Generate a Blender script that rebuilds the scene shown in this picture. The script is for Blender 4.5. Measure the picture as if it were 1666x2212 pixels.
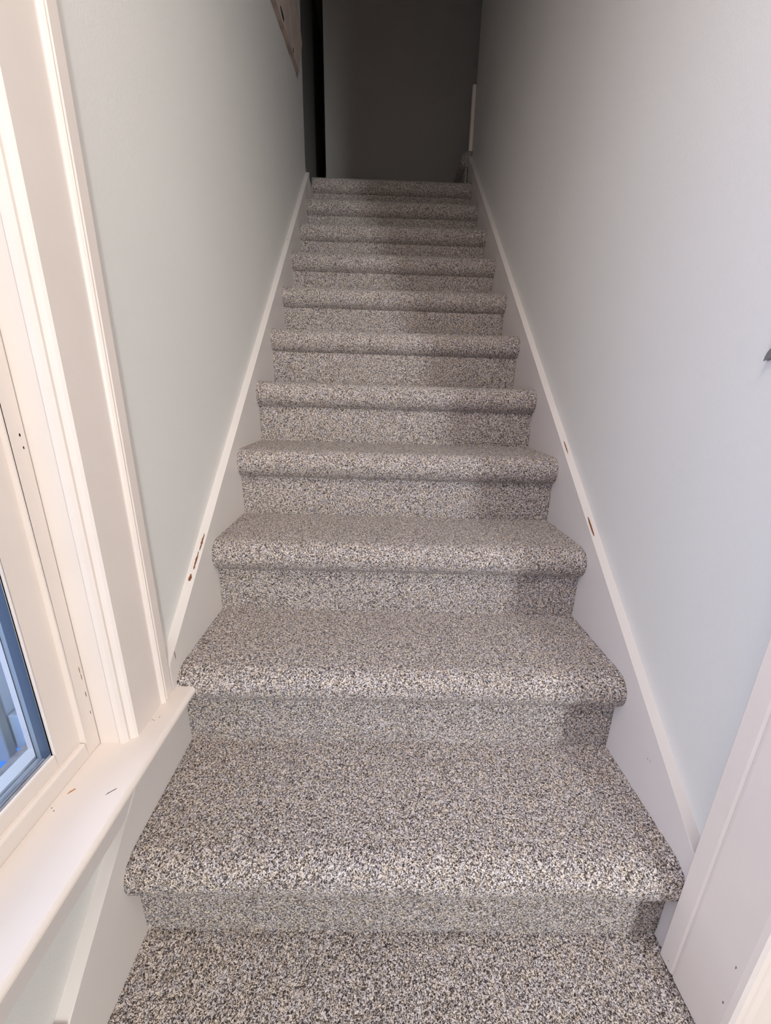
import bpy, bmesh, math, random
from mathutils import Vector, noise
random.seed(7)
for o in list(bpy.data.objects): bpy.data.objects.remove(o)
SC = bpy.context.scene
COL = SC.collection

# ------------------------------------------------------------------ camera
F_PX, PW, PH = 839.4, 1666, 2212
PITCH, YAW, ROLL = 0.29107, 0.02032, 0.01925
CAM = Vector((-0.05596, 0.0, 0.91113))
fw = Vector((math.sin(YAW)*math.cos(PITCH), math.cos(YAW)*math.cos(PITCH), -math.sin(PITCH)))
r0 = Vector((math.cos(YAW), -math.sin(YAW), 0)); u0 = r0.cross(fw)
rt = math.cos(ROLL)*r0 + math.sin(ROLL)*u0
up = -math.sin(ROLL)*r0 + math.cos(ROLL)*u0
cd = bpy.data.cameras.new('camera'); cam = bpy.data.objects.new('camera', cd); COL.objects.link(cam)
from mathutils import Matrix
m = Matrix((rt, up, -fw)).transposed().to_4x4(); m.translation = CAM
cam.matrix_world = m
cd.sensor_fit = 'VERTICAL'; cd.sensor_height = 24.0; cd.lens = 24.0*F_PX/PH
cd.clip_start = 0.02; cd.clip_end = 200
SC.camera = cam

# ------------------------------------------------------------------ light
SC.view_settings.view_transform = 'Standard'; SC.view_settings.look = 'None'
SC.view_settings.gamma = 1; SC.view_settings.use_curve_mapping = False
SC.view_settings.exposure = -0.08
wd = bpy.data.worlds.new('world'); SC.world = wd; wd.use_nodes = True
bg = wd.node_tree.nodes['Background']
bg.inputs[0].default_value = (0.28, 0.52, 1.0, 1); bg.inputs[1].default_value = 1.4

def area(name, loc, target, sx, sy, power, color):
    l = bpy.data.lights.new(name, 'AREA'); l.shape = 'RECTANGLE'; l.size = sx; l.size_y = sy
    l.energy = power; l.color = color
    o = bpy.data.objects.new(name, l); COL.objects.link(o); o.location = loc
    o.rotation_euler = (Vector(target)-Vector(loc)).to_track_quat('-Z', 'Y').to_euler()
    return o
# daylight outside the side window
area('daylight_side_window', (-2.3, -0.25, 1.45), (0.3, 0.55, 1.0), 1.6, 1.2, 41, (0.93, 0.91, 1.0))
# daylight behind the narrow window of the room behind the camera
area('daylight_narrow_window', (1.42, -3.32, 1.25), (0.2, 1.2, 0.9), 0.26, 1.5, 95, (0.90, 0.97, 1.0))
# added warm fill in the unseen room, no lamp known there
area('added_room_fill', (0.95, -1.7, 2.26), (0.6, -1.2, 0.0), 1.1, 1.1, 9, (1.0, 0.88, 0.77))
area('added_overhead_fill', (0.05, 0.02, 2.28), (0.05, 0.12, 0.0), 0.55, 0.55, 16, (1.0, 0.92, 0.86))  # invented overhead source, added to brighten the tread tops

# ------------------------------------------------------------------ materials
def mat(name, col, rough=0.5, bump=0.0, bscale=200, var=0.0, vscale=4, spec=0.4, metal=0.0):
    m = bpy.data.materials.new(name); m.use_nodes = True
    nt = m.node_tree; b = nt.nodes['Principled BSDF']
    b.inputs['Roughness'].default_value = rough
    b.inputs['Specular IOR Level'].default_value = spec
    b.inputs['Metallic'].default_value = metal
    tc = nt.nodes.new('ShaderNodeTexCoord')
    n1 = nt.nodes.new('ShaderNodeTexNoise'); n1.inputs['Scale'].default_value = vscale; n1.inputs['Detail'].default_value = 4
    nt.links.new(tc.outputs['Object'], n1.inputs['Vector'])
    rp = nt.nodes.new('ShaderNodeValToRGB')
    rp.color_ramp.elements[0].position = 0.3; rp.color_ramp.elements[1].position = 0.7
    rp.color_ramp.elements[0].color = tuple(c*(1-var) for c in col[:3])+(1,)
    rp.color_ramp.elements[1].color = tuple(min(1, c*(1+var)) for c in col[:3])+(1,)
    nt.links.new(n1.outputs['Fac'], rp.inputs['Fac']); nt.links.new(rp.outputs[0], b.inputs['Base Color'])
    if bump:
        n2 = nt.nodes.new('ShaderNodeTexNoise'); n2.inputs['Scale'].default_value = bscale; n2.inputs['Detail'].default_value = 3
        nt.links.new(tc.outputs['Object'], n2.inputs['Vector'])
        bp = nt.nodes.new('ShaderNodeBump'); bp.inputs['Strength'].default_value = bump; bp.inputs['Distance'].default_value = 0.001
        nt.links.new(n2.outputs['Fac'], bp.inputs['Height']); nt.links.new(bp.outputs[0], b.inputs['Normal'])
    return m
M_WALL = mat('wall_paint', (0.715, 0.688, 0.652), 0.6, 0.25, 350, 0.015, 3)
M_TRIM = mat('trim_paint', (0.77, 0.675, 0.615), 0.35, 0.12, 60, 0.02, 9)
M_SKIRT = mat('skirt_paint', (0.70, 0.635, 0.60), 0.42, 0.10, 70, 0.02, 6)
M_CEIL = mat('ceiling_paint', (0.75, 0.74, 0.71), 0.8)
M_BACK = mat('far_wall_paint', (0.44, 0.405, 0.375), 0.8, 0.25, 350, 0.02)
M_DARKWALL = mat('closet_paint', (0.10, 0.10, 0.115), 0.9)
M_WOODRAW = mat('bare_board', (0.56, 0.44, 0.38), 0.8, 0.6, 40, 0.12, 14)
M_CHIP = mat('bare_wood', (0.19, 0.06, 0.02), 0.8, 0, 0, 0.3, 300)
M_MARK = mat('scuff', (0.18, 0.17, 0.17), 0.8)
M_HOLE = mat('hole', (0.01, 0.008, 0.008), 1)
M_DARKSILL = mat('weathered_sill', (0.30, 0.28, 0.27), 0.75, 0.6, 120, 0.35, 40)
M_GASKET = mat('dark_gasket', (0.09, 0.105, 0.13), 0.6)
M_ALU = mat('storm_frame_metal', (0.42, 0.42, 0.40), 0.45, metal=0.2)
M_EXT = mat('exterior_paint', (0.62, 0.66, 0.72), 0.6, 0.2, 30, 0.05)
M_GROUND = mat('outdoor_ground', (0.10, 0.34, 0.78), 0.8, 0, 0, 0.15, 6)
M_METAL = mat('grey_metal', (0.24, 0.25, 0.25), 0.4, metal=0.5)

def carpet(name='carpet'):
    m = bpy.data.materials.new(name); m.use_nodes = True
    nt = m.node_tree; L = nt.links.new; N = nt.nodes.new
    b = nt.nodes['Principled BSDF']; b.inputs['Roughness'].default_value = 0.95
    b.inputs['Specular IOR Level'].default_value = 0.08
    b.inputs['Sheen Weight'].default_value = 0.15
    geo = N('ShaderNodeNewGeometry')
    def noi(scale, detail, off=0, dist=0.0, rough=0.6):
        mp = N('ShaderNodeMapping'); mp.inputs['Location'].default_value = (off, off*1.7, -off)
        L(geo.outputs['Position'], mp.inputs['Vector'])
        n = N('ShaderNodeTexNoise'); n.inputs['Scale'].default_value = scale
        n.inputs['Detail'].default_value = detail; n.inputs['Distortion'].default_value = dist
        n.inputs['Roughness'].default_value = rough
        L(mp.outputs[0], n.inputs['Vector']); return n
    a = noi(FLECK, 2.0, 0, 1.2)
    h = noi(FLECK*1.1, 1.5, 5.3, 0.8)
    ramp = N('ShaderNodeValToRGB'); e = ramp.color_ramp.elements
    e[0].position = 0.40; e[0].color = (0.045, 0.035, 0.032, 1)
    e[1].position = 0.60; e[1].color = (0.93, 0.84, 0.79, 1)
    k = e.new(0.47); k.color = (0.18, 0.143, 0.128, 1)
    k = e.new(0.53); k.color = (0.63, 0.545, 0.50, 1)
    L(a.outputs['Fac'], ramp.inputs['Fac'])
    # faint tint between yarns and slow wear variation
    t = noi(90, 1.0, 2.1); tr = N('ShaderNodeValToRGB')
    tr.color_ramp.elements[0].color = (0.93, 0.94, 1.0, 1); tr.color_ramp.elements[1].color = (1.0, 0.95, 0.88, 1)
    tr.color_ramp.elements[0].position = .35; tr.color_ramp.elements[1].position = .65
    L(t.outputs['Fac'], tr.inputs['Fac'])
    mx = N('ShaderNodeMix'); mx.data_type = 'RGBA'; mx.blend_type = 'MULTIPLY'; mx.inputs[0].default_value = 1
    L(ramp.outputs[0], mx.inputs[6]); L(tr.outputs[0], mx.inputs[7])
    L(mx.outputs[2], b.inputs['Base Color'])
    ad = N('ShaderNodeMath'); ad.operation = 'ADD'; L(a.outputs['Fac'], ad.inputs[0]); L(h.outputs['Fac'], ad.inputs[1])
    bp = N('ShaderNodeBump'); bp.inputs['Strength'].default_value = 0.9; bp.inputs['Distance'].default_value = 0.003
    L(ad.outputs[0], bp.inputs['Height']); L(bp.outputs[0], b.inputs['Normal'])
    return m
FLECK = 365
M_CARPET = carpet()

def glass():
    m = bpy.data.materials.new('window_glass'); m.use_nodes = True
    nt = m.node_tree; nt.nodes.clear(); N = nt.nodes.new; L = nt.links.new
    out = N('ShaderNodeOutputMaterial'); mix = N('ShaderNodeMixShader'); t = N('ShaderNodeBsdfTransparent')
    g = N('ShaderNodeBsdfGlossy'); g.inputs['Roughness'].default_value = 0.02; g.inputs['Color'].default_value = (.9, .95, 1, 1)
    lw = N('ShaderNodeLayerWeight'); lw.inputs['Blend'].default_value = 0.5
    fr = N('ShaderNodeMath'); fr.operation = 'POWER'; fr.inputs[1].default_value = 4.0; L(lw.outputs['Facing'], fr.inputs[0])
    t.inputs['Color'].default_value = (0.93, 0.96, 0.98, 1)
    L(fr.outputs[0], mix.inputs[0]); L(t.outputs[0], mix.inputs[1]); L(g.outputs[0], mix.inputs[2]); L(mix.outputs[0], out.inputs[0])
    return m
M_GLASS = glass()

# ------------------------------------------------------------------ helpers
def link(name, me, material, parent=None):
    o = bpy.data.objects.new(name, me); COL.objects.link(o)
    if material: me.materials.append(material)
    if parent: o.parent = parent
    return o
def bm_obj(name, bm, material, parent=None, smooth=False, bevel=0.0, seg=2):
    if bevel:
        bmesh.ops.remove_doubles(bm, verts=bm.verts, dist=1e-6)
        ed = [e for e in bm.edges if len(e.link_faces) == 2 and e.calc_face_angle(0) > 0.5]
        bmesh.ops.bevel(bm, geom=ed, offset=bevel, segments=seg, profile=0.5, affect='EDGES')
    bmesh.ops.recalc_face_normals(bm, faces=bm.faces)
    me = bpy.data.meshes.new(name); bm.to_mesh(me); bm.free()
    if smooth:
        for p in me.polygons: p.use_smooth = True
    return link(name, me, material, parent)
def box(bm, x0, x1, y0, y1, z0, z1):
    v = [bm.verts.new((x, y, z)) for x in (x0, x1) for y in (y0, y1) for z in (z0, z1)]
    for f in ((0,1,3,2),(4,6,7,5),(0,4,5,1),(2,3,7,6),(0,2,6,4),(1,5,7,3)): bm.faces.new([v[i] for i in f])
def prism(bm, pts, axis, a, b):
    """closed polygon pts (2-D) extruded along axis between a and b"""
    def P(p, t):
        return (t, p[0], p[1]) if axis == 'x' else ((p[0], t, p[1]) if axis == 'y' else (p[0], p[1], t))
    A = [bm.verts.new(P(p, a)) for p in pts]; B = [bm.verts.new(P(p, b)) for p in pts]
    bm.faces.new(A); bm.faces.new(B[::-1]); n = len(pts)
    for i in range(n): bm.faces.new((A[i], A[(i+1) % n], B[(i+1) % n], B[i]))
def boxes(name, lst, material, parent=None, bevel=0.0):
    bm = bmesh.new()
    for b in lst: box(bm, *b)
    return bm_obj(name, bm, material, parent, bevel=bevel)
def tag(o, label=None, cat=None, group=None, kind=None):
    if label: o['label'] = label
    if cat: o['category'] = cat
    if group: o['group'] = group
    if kind: o['kind'] = kind
    return o
def empty(name, loc=(0, 0, 0)):
    o = bpy.data.objects.new(name, None); COL.objects.link(o); o.location = loc; o.empty_display_size = .1
    return o
def struct(o): o['kind'] = 'structure'; return o

# ------------------------------------------------------------------ dimensions (metres)
HW = 0.45           # half width between skirt boards
WX = 0.47           # wall planes
Y1, RISE, RUN = 0.44614, 0.18896, 0.21905
NOSE, RR = 0.02615, 0.0400
SKY, SKZ = -0.00823, -0.01047    # the treads sit a little out of square and level
NSTEP = 11
def yi(i): return Y1 + (i-1)*RUN
def zi(i): return i*RISE
TOPY, TOPZ = 3.42, zi(NSTEP)

# ------------------------------------------------------------------ room shell
def cap_z(y): return 0.279 + 0.8665*(y-0.486)
# left wall with the window opening (y -0.62..0.514, z 0.352..1.72)
WY0, WY1, WZ0, WZ1 = -0.62, 0.514, 0.352, 1.72
WT = 0.16
struct(boxes('wall_left', [(-WX-WT, -WX, WY1, 2.53, -.1, 4.0), (-WX-WT, -WX, 2.53, TOPY+.1, -.1, 1.9), (-WX-WT, -WX, -3.4, WY0, -.1, 2.4),
    (-WX-WT, -WX, WY0, WY1, -.1, WZ0-.012), (-WX-WT, -WX, WY0, WY1, WZ1, 4.0)], M_WALL))
struct(boxes('wall_right', [(WX, WX+.09, 0.31, 2.79, -.1, 4.0)], M_WALL))
struct(boxes('wall_entry', [(WX+.09, 2.2, 0.31, 0.42, -.1, 2.4)], M_WALL))
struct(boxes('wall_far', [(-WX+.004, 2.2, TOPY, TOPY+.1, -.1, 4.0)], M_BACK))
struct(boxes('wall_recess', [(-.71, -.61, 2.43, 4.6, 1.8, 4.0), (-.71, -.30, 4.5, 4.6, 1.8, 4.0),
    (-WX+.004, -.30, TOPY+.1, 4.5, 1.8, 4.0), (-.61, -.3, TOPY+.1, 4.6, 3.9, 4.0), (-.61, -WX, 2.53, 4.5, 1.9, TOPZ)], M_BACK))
struct(boxes('wall_upper', [(WX+.09, 2.2, 2.69, 2.79, -.1, 4.0)], M_WALL))
struct(boxes('wall_back', [(-WX-WT, 1.29, -3.4, -3.3, -.1, 2.4), (1.55, 2.2, -3.4, -3.3, -.1, 2.4),
    (1.29, 1.55, -3.4, -3.3, -.1, .5), (1.29, 1.55, -3.4, -3.3, 2.0, 2.4)], M_WALL))
struct(boxes('wall_side', [(2.2, 2.3, -3.4, TOPY+.1, -.1, 4.0)], M_WALL))
bm = bmesh.new()
box(bm, -WX-WT, 2.3, -3.4, 0.5, 2.30, 2.40)
prism(bm, [(0.5, 2.30), (2.2, 3.9), (TOPY+.1, 3.9), (TOPY+.1, 4.0), (2.15, 4.0), (0.5, 2.40)], 'x', -WX-WT, 2.3)
struct(bm_obj('ceiling', bm, M_CEIL))

# ------------------------------------------------------------------ carpet surfaces
def fuzz(v, amp, s=1.0):
    n = noise.noise_vector(Vector(v)*330*s)
    return Vector(v) + n*amp
def carpet_sheet(name, prof, x0, x1, nx, parent=None, amp=0.0013, skew=True, wav=0.0012, seed=0.0, axis='x'):
    """prof: dense list of (y,z); swept across x as a closed solid-looking sheet"""
    bm = bmesh.new(); cols = []
    for j in range(nx+1):
        t = j/nx; x = x0+(x1-x0)*t; c = []
        edge = min(t, 1-t)*(x1-x0)
        for k, (y, z) in enumerate(prof):
            yy, zz = y, z
            if skew: yy += SKY*x; zz += SKZ*x
            w = wav*noise.noise(Vector((x*9+seed, k*0.02, seed)))
            e = 0.0
            v = Vector((x, yy-w, zz+w*.6))
            v = fuzz(v, amp)
            if j in (0, nx): v.x = (x0 if j == 0 else x1) + 0.0005*(1 if j else -1)
            c.append(bm.verts.new(v))
        cols.append(c)
    for j in range(nx):
        for k in range(len(prof)-1):
            bm.faces.new((cols[j][k], cols[j+1][k], cols[j+1][k+1], cols[j][k+1]))
    for c in (cols[0], cols[-1]): bm.faces.new(c)
    return bm_obj(name, bm, M_CARPET, parent, smooth=True)
def dense(pts, step):
    out = [pts[0]]
    for a, b in zip(pts[:-1], pts[1:]):
        d = math.dist(a, b); n = max(1, int(d/step))
        for i in range(1, n+1): out.append((a[0]+(b[0]-a[0])*i/n, a[1]+(b[1]-a[1])*i/n))
    return out
stairs = empty('staircase', (0, Y1, 0))
tag(stairs, 'narrow flight of stairs covered in flecked grey-brown carpet between painted skirt boards', 'staircase')
def local(o, par):
    o.parent = par; o.matrix_parent_inverse = Matrix.Translation(par.location).inverted(); return o
for i in range(1, NSTEP+1):
    y, z = yi(i), zi(i); rr = RR + (0.002 if i == 1 else 0)
    back = yi(i+1)+.004 if i < NSTEP else y+0.28
    step = 0.0028 if i < 5 else 0.0036
    nx = int(0.9/step)
    pts = [(back, z-.02), (back, z)]
    yn = y-NOSE+rr
    a0 = [(yn-rr*math.sin(a)*1.0, z-rr+rr*math.cos(a)) for a in [math.pi*q/22 for q in range(0, 20)]]
    # soft shoulder where the tread rolls into the nosing
    a0 = [(p[0], p[1]-0.0015*math.exp(-((p[0]-yn)/0.02)**2)) for p in a0]
    pts += a0
    pts += [(y+0.004, z-2*rr-0.001), (y+.02, z-2*rr)]
    local(carpet_sheet('tread', dense(pts, step), -HW, HW, nx, seed=i*3.1), stairs)
    zb = zi(i-1)
    rp = [(y+.012, z-2*rr+.006), (y, z-2*rr+.004), (y-.0005, zb+.02), (y+.001, zb-.004), (y+.012, zb-.004)]
    local(carpet_sheet('riser', dense(rp, step), -HW, HW, nx, seed=i*7.7), stairs)
# landing floor at the foot and top landing
fl = carpet_sheet('floor', dense([(-0.25, -.02), (-0.25, 0), (Y1+.004, 0), (Y1+.004, -.02)], .0035), -HW-.001, HW+.0, 260, None, amp=.0016)
struct(fl)
struct(boxes('floor_room', [(-WX, 2.2, -3.3, -0.25, -.1, 0), (HW, 2.2, -.25, .31, -.1, 0), (-WX, HW, -.25, .46, -.12, -.022)], M_CARPET))
bpy.data.objects['floor_room'].name = 'floor_1'
bm = bmesh.new(); box(bm, -HW, 1.2, yi(NSTEP)+.27, TOPY, TOPZ-.1, TOPZ); struct(bm_obj('floor_2', bm, M_CARPET))
# first step of the next flight, turning right at the top
upper = empty('upper_staircase', (0.5, 3.1, TOPZ))
tag(upper, 'carpeted step turning right behind the top of the stairs, beside the white board end', 'staircase')
def side_sheet(name, prof, y0, y1, ny, par):
    bm = bmesh.new(); cols = []
    for j in range(ny+1):
        yv = y0+(y1-y0)*j/ny
        cols.append([bm.verts.new(fuzz((x, yv, z), .0025)) for x, z in prof])
    for j in range(ny):
        for k in range(len(prof)-1): bm.faces.new((cols[j][k], cols[j+1][k], cols[j+1][k+1], cols[j][k+1]))
    for c in (cols[0], cols[-1]): bm.faces.new(c)
    return local(bm_obj(name, bm, M_CARPET, None, smooth=True), par)
ux, uz = 0.432, TOPZ+RISE+.02
pr = [(0.75, uz-.02), (0.75, uz)]+[(ux-.026+RR-RR*math.sin(a), uz-RR+RR*math.cos(a)) for a in [math.pi*q/14 for q in range(13)]]+[(ux+.01, uz-2*RR)]
side_sheet('tread', dense(pr, .004), 2.772, TOPY-.01, 120, upper)
side_sheet('riser', dense([(ux+.012, uz-2*RR+.005), (ux, uz-2*RR), (ux, TOPZ), (ux+.012, TOPZ)], .004), 2.772, TOPY-.01, 120, upper)

# ------------------------------------------------------------------ skirt boards
def skirt(name, s, ystart, yend, zbase):
    a, b = (s*HW, s*(WX+.0)) ; x0, x1 = min(a, b), max(a, b)
    n = 60; top = []
    for k in range(n+1):
        y = ystart+(yend-ystart)*k/n
        zc = cap_z(y)+0.0006*noise.noise(Vector((y*14, s*4, 0)))
        if s < 0 and y < 0.633: zc = min(zc, WZ0-.0165)
        top.append((y, zc))
    if s < 0:
        k = next(i for i, p in enumerate(top) if p[0] >= .633)
        top[k:k] = [(.6332, WZ0-.0165), (.6336, cap_z(.6336))]
    pts = top + [(yend, cap_z(yend)-.45), (ystart+.25, -.05), (ystart, -.05)]
    bm = bmesh.new(); prism(bm, pts, 'x', x0, x1)
    ed = [e for e in bm.edges if len(e.link_faces) == 2 and all(abs(v.co.x-s*HW) < 1e-5 for v in e.verts)
          and all(v.co.z > cap_z(v.co.y)-.01 for v in e.verts)]
    bmesh.ops.bevel(bm, geom=ed, offset=.0016, segments=3, profile=.5, affect='EDGES')
    return struct(bm_obj(name, bm, M_SKIRT))
struct(boxes('trim_5', [(-WX-.001, -HW+.0005, 2.50, TOPY, 1.4, 2.02)], M_SKIRT))
sl = skirt('trim_1', -1, 0.298, 2.535, 0)
sr = skirt('trim_2', 1, 0.42, 2.79, 0)
struct(boxes('baseboard_left', [(-WX, -HW, -3.3, 0.2975, -.05, 0.122)], M_SKIRT, bevel=.0015))
# board end rising from the turn at the top of the right wall
bm = bmesh.new(); box(bm, 0.447, 0.4695, 2.775, 2.80, TOPZ+RISE, 2.60)
struct(bm_obj('trim_3', bm, M_TRIM, bevel=.006, seg=3))

# ------------------------------------------------------------------ window
win = struct(empty('window_1', (-WX, 0, WZ0)))
def W(o): return local(o, win)
# stool (rounded nose) and apron
bm = bmesh.new()
zt, th = WZ0, 0.016
prof = [(-.512, zt-th), (-.512, zt), (-.421, zt)] + [(-.421+.008*math.sin(a), zt-.008+.008*math.cos(a)) for a in [math.pi*q/8 for q in range(1, 8)]] + [(-.421, zt-th)]
prism(bm, prof, 'y', -.75, 0.648)
W(bm_obj('window_sill', bm, M_TRIM, bevel=0))
bm = bmesh.new()
za = .256; ya = .42+.02
prism(bm, [(-.70, zt-th), (.60, zt-th), (.60, cap_z(.60)-.08), (ya+.01, za), (-.70, za)], 'x', -WX, -.4515)
W(bm_obj('apron', bm, M_SKIRT))
# side casing: flat board with a beaded outer edge and a stepped inner bead, profile in x/y
def casing(ydir, yo, name):
    s = ydir
    P = [(-WX, yo), (-.4535, yo), (-.4505, yo-s*.003), (-.4505, yo-s*.021), (-.4535, yo-s*.0235), (-.4520, yo-s*.0265),
         (-.4490, yo-s*.0290), (-.4520, yo-s*.032), (-.4550, yo-s*.034), (-.4555, yo-s*.036),
         (-.4555, yo-s*.105), (-.4585, yo-s*.108), (-.4655, yo-s*.111), (-.4655, yo-s*.115), (-.4700, yo-s*.1195), (-.4760, yo-s*.121),
         (-.4790, yo-s*.119), (-.509, yo-s*.119), (-.509, yo-s*.112), (-WX, yo-s*.112)]
    bm = bmesh.new(); prism(bm, P, 'z', zt, 1.84); return W(bm_obj(name, bm, M_TRIM))
casing(1, 0.632, 'casing')
casing(-1, -.738, 'casing')
W(boxes('casing', [(-WX, -.449, -.76, .65, 1.72, 1.84)], M_TRIM, bevel=.003))
# interior stops, sash, glass
def ring(name, x0, x1, y0, y1, z0, z1, wy, wz0, wz1, material, bevel=.0015):
    return W(boxes(name, [(x0, x1, y1-wy, y1, z0, z1), (x0, x1, y0, y0+wy, z0, z1),
        (x0, x1, y0+wy, y1-wy, z0, z0+wz0), (x0, x1, y0+wy, y1-wy, z1-wz1, z1)], material, bevel=bevel))
W(boxes('jamb', [(-.63, -.518, WY1-.002, WY1+.02, .30, WZ1+.01), (-.63, -.518, WY0-.02, WY0+.002, .30, WZ1+.01), (-.63, -.518, WY0, WY1, WZ1-.02, WZ1+.01)], M_TRIM))
ring('window_stop', -.520, -.509, WY0, WY1, WZ0, WZ1, .027, .029, .03, M_TRIM, .003)
sash = ring('sash', -.5225, -.518, WY0+.027, WY1-.024, WZ0+.02, WZ1-.03, .045, .033, .045, M_TRIM, .002)
W(boxes('glazing_bead', [(-.552, -.5225, .4560, .48, WZ0+.008, 1.66)], M_GASKET, bevel=.001))
W(boxes('glass', [(-.5340, -.5320, WY0+.04, .457, .394, 1.66)], M_GLASS))
# storm frame and weathered outer sill
ring('storm_frame', -.590, -.578, WY0+.02, .4990, .340, 1.70, .014, .012, .03, M_ALU, .001)
W(boxes('storm_track', [(-.600, -.5765, .4990, .5060, .34, 1.70)], M_GASKET))
bm = bmesh.new()
prism(bm, [(-.5225, .402), (-.5265, .404), (-.528, .396), (-.5345, .394), (-.536, .385), (-.5455, .381), (-.547, .3845), (-.550, .384), (-.552, .370),
    (-.566, .362), (-.568, .366), (-.573, .365), (-.575, .350), (-.596, .340), (-.598, .345), (-.603, .344), (-.605, .334), (-.634, .325), (-.636, .318), (-.675, .309), (-.675, .26), (-.5225, .26)], 'y', WY0-.1, .62)
W(bm_obj('outer_sill', bm, M_DARKSILL))
W(boxes('outer_casing', [(-.73, -.70, .556, .70, .29, 1.85), (-.705, -.63, .612, .66, .29, 1.85)], M_EXT, bevel=.002))
W(boxes('outer_frame', [(-.735, -.697, .540, .555, .28, 1.85)], M_ALU, bevel=.002))
W(boxes('outer_block', [(-.698, -.66, .556, .612, .29, .365)], M_EXT, bevel=.003))

# exterior ground
struct(boxes('floor_outside', [(-12, -.75, -6, 8, -.75, -.7)], M_GROUND)).name = 'floor_3'

# ------------------------------------------------------------------ right casing at the entry
bm = bmesh.new()
P = [(WX, .418), (.4425, .418), (.440, .4155), (.440, .392), (.4425, .389), (.4405, .3865), (.440, .383), (.440, .313),
     (.4415, .3065), (.445, .303), (.452, .3025), (.456, .306), (.460, .3045), (.468, .303), (.472, .3075), (.56, .3075), (.56, .312), (WX, .312)]
prism(bm, P, 'z', 0.0, 2.1)
struct(bm_obj('trim_4', bm, M_TRIM))

# ------------------------------------------------------------------ old board on the left wall near the top
def ray(px, py): return fw + rt*((px-833)/F_PX) - up*((py-1106)/F_PX)
def hit(px, py, x):
    d = ray(px, py); return CAM + d*((x-CAM.x)/d.x)
bd = empty('wall_board', (-WX, 2.2, 2.35))
tag(bd, 'rough bare wooden board end fixed high on the left wall at the top of the stairs', 'board')
pts = [(1.62, 2.22), (1.93, 2.285), (1.99, 2.292), (2.06, 2.31), (2.14, 2.318), (2.22, 2.338), (2.345, 2.355), (2.36, 2.40), (2.45, 2.53), (2.33, 2.615), (2.13, 2.79), (1.88, 3.03), (1.62, 3.03)]
bm = bmesh.new(); prism(bm, pts, 'x', -WX-.001, -.452)
local(bm_obj('plank', bm, M_WOODRAW, bevel=.002), bd)

# ------------------------------------------------------------------ paint chips and scuffs (real little flakes on the surfaces)
def chip(pts3, nrm, name, material, parent, t=0.0004):
    bm = bmesh.new(); n = Vector(nrm).normalized()
    A = [bm.verts.new(Vector(p)-n*t) for p in pts3]; B = [bm.verts.new(Vector(p)+n*t) for p in pts3]
    bm.faces.new(A); bm.faces.new(B[::-1]); k = len(A)
    for i in range(k): bm.faces.new((A[i], A[(i+1) % k], B[(i+1) % k], B[i]))
    o = bm_obj(name, bm, material); o.parent = parent; return o
SLN = Vector((0, -.8665, 1)).normalized()
def cap_chip(s, y0, y1, xa, xb, par, seed, rag=0.35):
    rnd = random.Random(seed); n = max(4, int((y1-y0)/.0035)); A = []; B = []
    for k in range(n+1):
        y = y0+(y1-y0)*k/n; e = math.sin(math.pi*(k+.3)/(n+.6))**.5
        c = (xa+xb)/2; w = (xb-xa)/2*e
        A.append((s*(c-w*(1-rag*rnd.random())), y, cap_z(y)+.0004)); B.append((s*(c+w*(1-rag*rnd.random())), y, cap_z(y)+.0004))
    chip(A+B[::-1], SLN, 'paint_chip', M_CHIP, par, .0006)
cap_chip(-1, .820, .853, .4545, .4590, sl, 1, .7)
cap_chip(-1, .785, .818, .4555, .4605, sl, 2, .7)
cap_chip(-1, .765, .777, .4565, .4640, sl, 4, .6)
cap_chip(1, 1.052, 1.085, .4575, .4605, sr, 5)
cap_chip(1, .858, .898, .4545, .4590, sr, 6)
def blob(c, u, v, a, b, nrm, material, par, name, seed=0, n=9):
    """small irregular flake: centre c, in-plane axes u, v, half sizes a, b"""
    rnd = random.Random(seed); c, u, v = Vector(c), Vector(u).normalized(), Vector(v).normalized()
    chip([c+u*a*math.cos(2*math.pi*k/n)*rnd.uniform(.6, 1.1)+v*b*math.sin(2*math.pi*k/n)*rnd.uniform(.6, 1.1) for k in range(n)], nrm, name, material, par, .0003)
UX, UY, UZ = (1, 0, 0), (0, 1, 0), (0, 0, 1)
skc = bpy.data.objects
# window stool
wins = [o for o in win.children if o.name.startswith('window_sill')][0]
cas = [o for o in win.children if o.name.startswith('casing')][0]
def on_win(par, *a, **k):
    n0 = set(bpy.data.objects); blob(*a, **k)
    for o in set(bpy.data.objects)-n0:
        o.parent = par
M_ORG = mat('worn_orange', (0.50, 0.22, 0.10), .8)
on_win(wins, (-.4955, .4315, WZ0), (1, 1.2, 0), (-1, 1, 0), .0062, .0018, UZ, M_ORG, None, 'paint_chip', seed=3)
for k in range(6):
    on_win(wins, (-.4422+.0016*k, .4272+.0014*k, WZ0), (.5, 1, 0), (1, -.4, 0), .0026, .00045, UZ, M_MARK, None, 'scuff_mark', seed=20+k, n=6)
for k, (x, y) in enumerate([(-.505, .407), (-.499, .403), (-.555, .482), (-.526, .481), (-.459, .556), (-.456, .559), (-.452, .561), (-.448, .560), (-.442, .567)]):
    on_win(wins, (x, y, WZ0), UX, UY, .0011, .0009, UZ, M_CHIP if k > 3 else M_MARK, None, 'scuff_mark', seed=40+k, n=6)
for k, (y, z, a, b) in enumerate([(.504, .855, .0012, .0026), (.505, .839, .001, .0022), (.506, .500, .0005, .007), (.5066, .488, .0005, .006), (.507, .455, .0006, .005), (.5074, .42, .0005, .004)]):
    on_win(cas, (-.509, y, z), UY, UZ, a, b, UX, M_HOLE if k < 2 else M_CHIP, None, 'paint_chip', seed=60+k, n=7)
for k in range(6):
    on_win(cas, (-.4655, .5262+.0006*(k % 2), .634-.005*k), UY, UZ, .0006, .0013, UX, M_MARK, None, 'paint_chip', seed=70+k, n=6)
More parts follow.
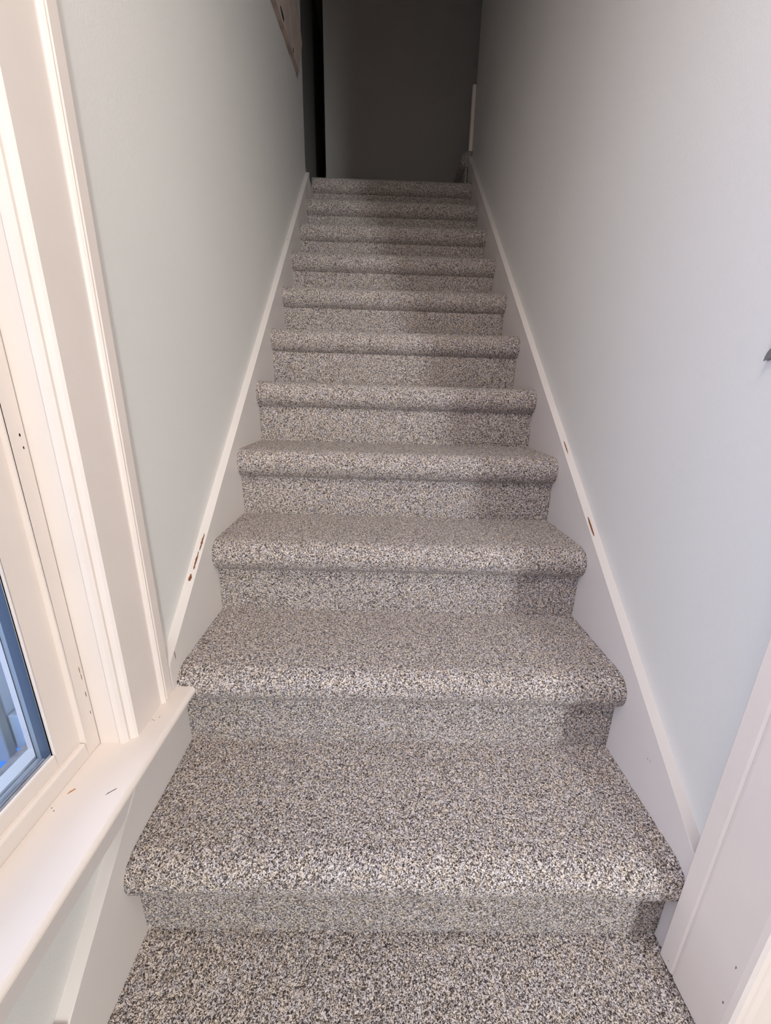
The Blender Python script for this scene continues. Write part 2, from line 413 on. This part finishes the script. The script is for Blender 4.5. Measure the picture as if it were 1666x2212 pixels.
# nicks on the skirt boards, the entry trim and the old board
blob((-.45, .6548, .416), UY, UZ, .0011, .011, UX, M_CHIP, sl, 'paint_chip', 81)
blob((.45, .5515, .2752), UY, UZ, .0012, .0012, UX, M_MARK, sr, 'scuff_mark', 82)
blob((.45, .545, .2768), UY, (0, .3, 1), .0035, .0003, UX, M_MARK, sr, 'scuff_mark', 83)
blob((-.46, 2.36, cap_z(2.36)), UX, UY, .0016, .003, SLN, M_HOLE, sl, 'nail_hole', 84)
blob((-.461, 1.95, cap_z(1.95)), UX, UY, .0018, .004, SLN, M_HOLE, sl, 'nail_hole', 85)
blob((.461, 2.52, cap_z(2.52)), UX, UY, .0018, .004, SLN, M_HOLE, sr, 'nail_hole', 86)
tr4 = bpy.data.objects['trim_4']
blob((.44, .3215, .1740), UY, UZ, .0010, .0030, UX, M_MARK, tr4, 'scuff_mark', 87)
blob((.44, .319, .1000), UY, UZ, .0012, .0032, UX, M_MARK, tr4, 'scuff_mark', 88)
blob((.44, .4000, .0140), UY, UZ, .0009, .0012, UX, M_MARK, tr4, 'scuff_mark', 89)
plank = [o for o in bd.children][0]
def on_board(*a, **k):
    n0 = set(bpy.data.objects); blob(*a, **k)
    for o in set(bpy.data.objects)-n0:
        o.parent = plank
on_board((-.452, 2.0, 2.318), (0, 1, .12), UZ, .040, .012, UX, M_HOLE, None, 'hole', seed=90)
on_board((-.452, 2.21, 2.347), UY, UZ, .014, .008, UX, M_HOLE, None, 'nail_hole', seed=91)

# ------------------------------------------------------------------ small metal bracket on the right wall at the frame edge
br = empty('wall_bracket', (WX, .557, .975))
tag(br, 'small grey metal bracket on the right wall, cut by the right edge of the picture', 'bracket')
bm = bmesh.new()
arc = [(.562-.0, .966)]
R1, R2 = .022, .011
cy, cz = .5335, .966
P = [(cy+R1*math.cos(a), cz+R1*1.0*math.sin(a)) for a in [math.pi*q/14 for q in range(15)]] + \
    [(cy-R2*math.cos(a), cz+.004+R2*math.sin(a)) for a in [math.pi*q/14 for q in range(15)]]
prism(bm, P, 'x', WX-.006, WX+.0005)
local(bm_obj('arched_plate', bm, M_METAL, bevel=.0008), br)
bm = bmesh.new(); bmesh.ops.create_uvsphere(bm, u_segments=16, v_segments=10, radius=.004)
bmesh.ops.translate(bm, verts=bm.verts, vec=(WX-.002, .551, .998)); local(bm_obj('screw', bm, M_METAL, smooth=True), br)
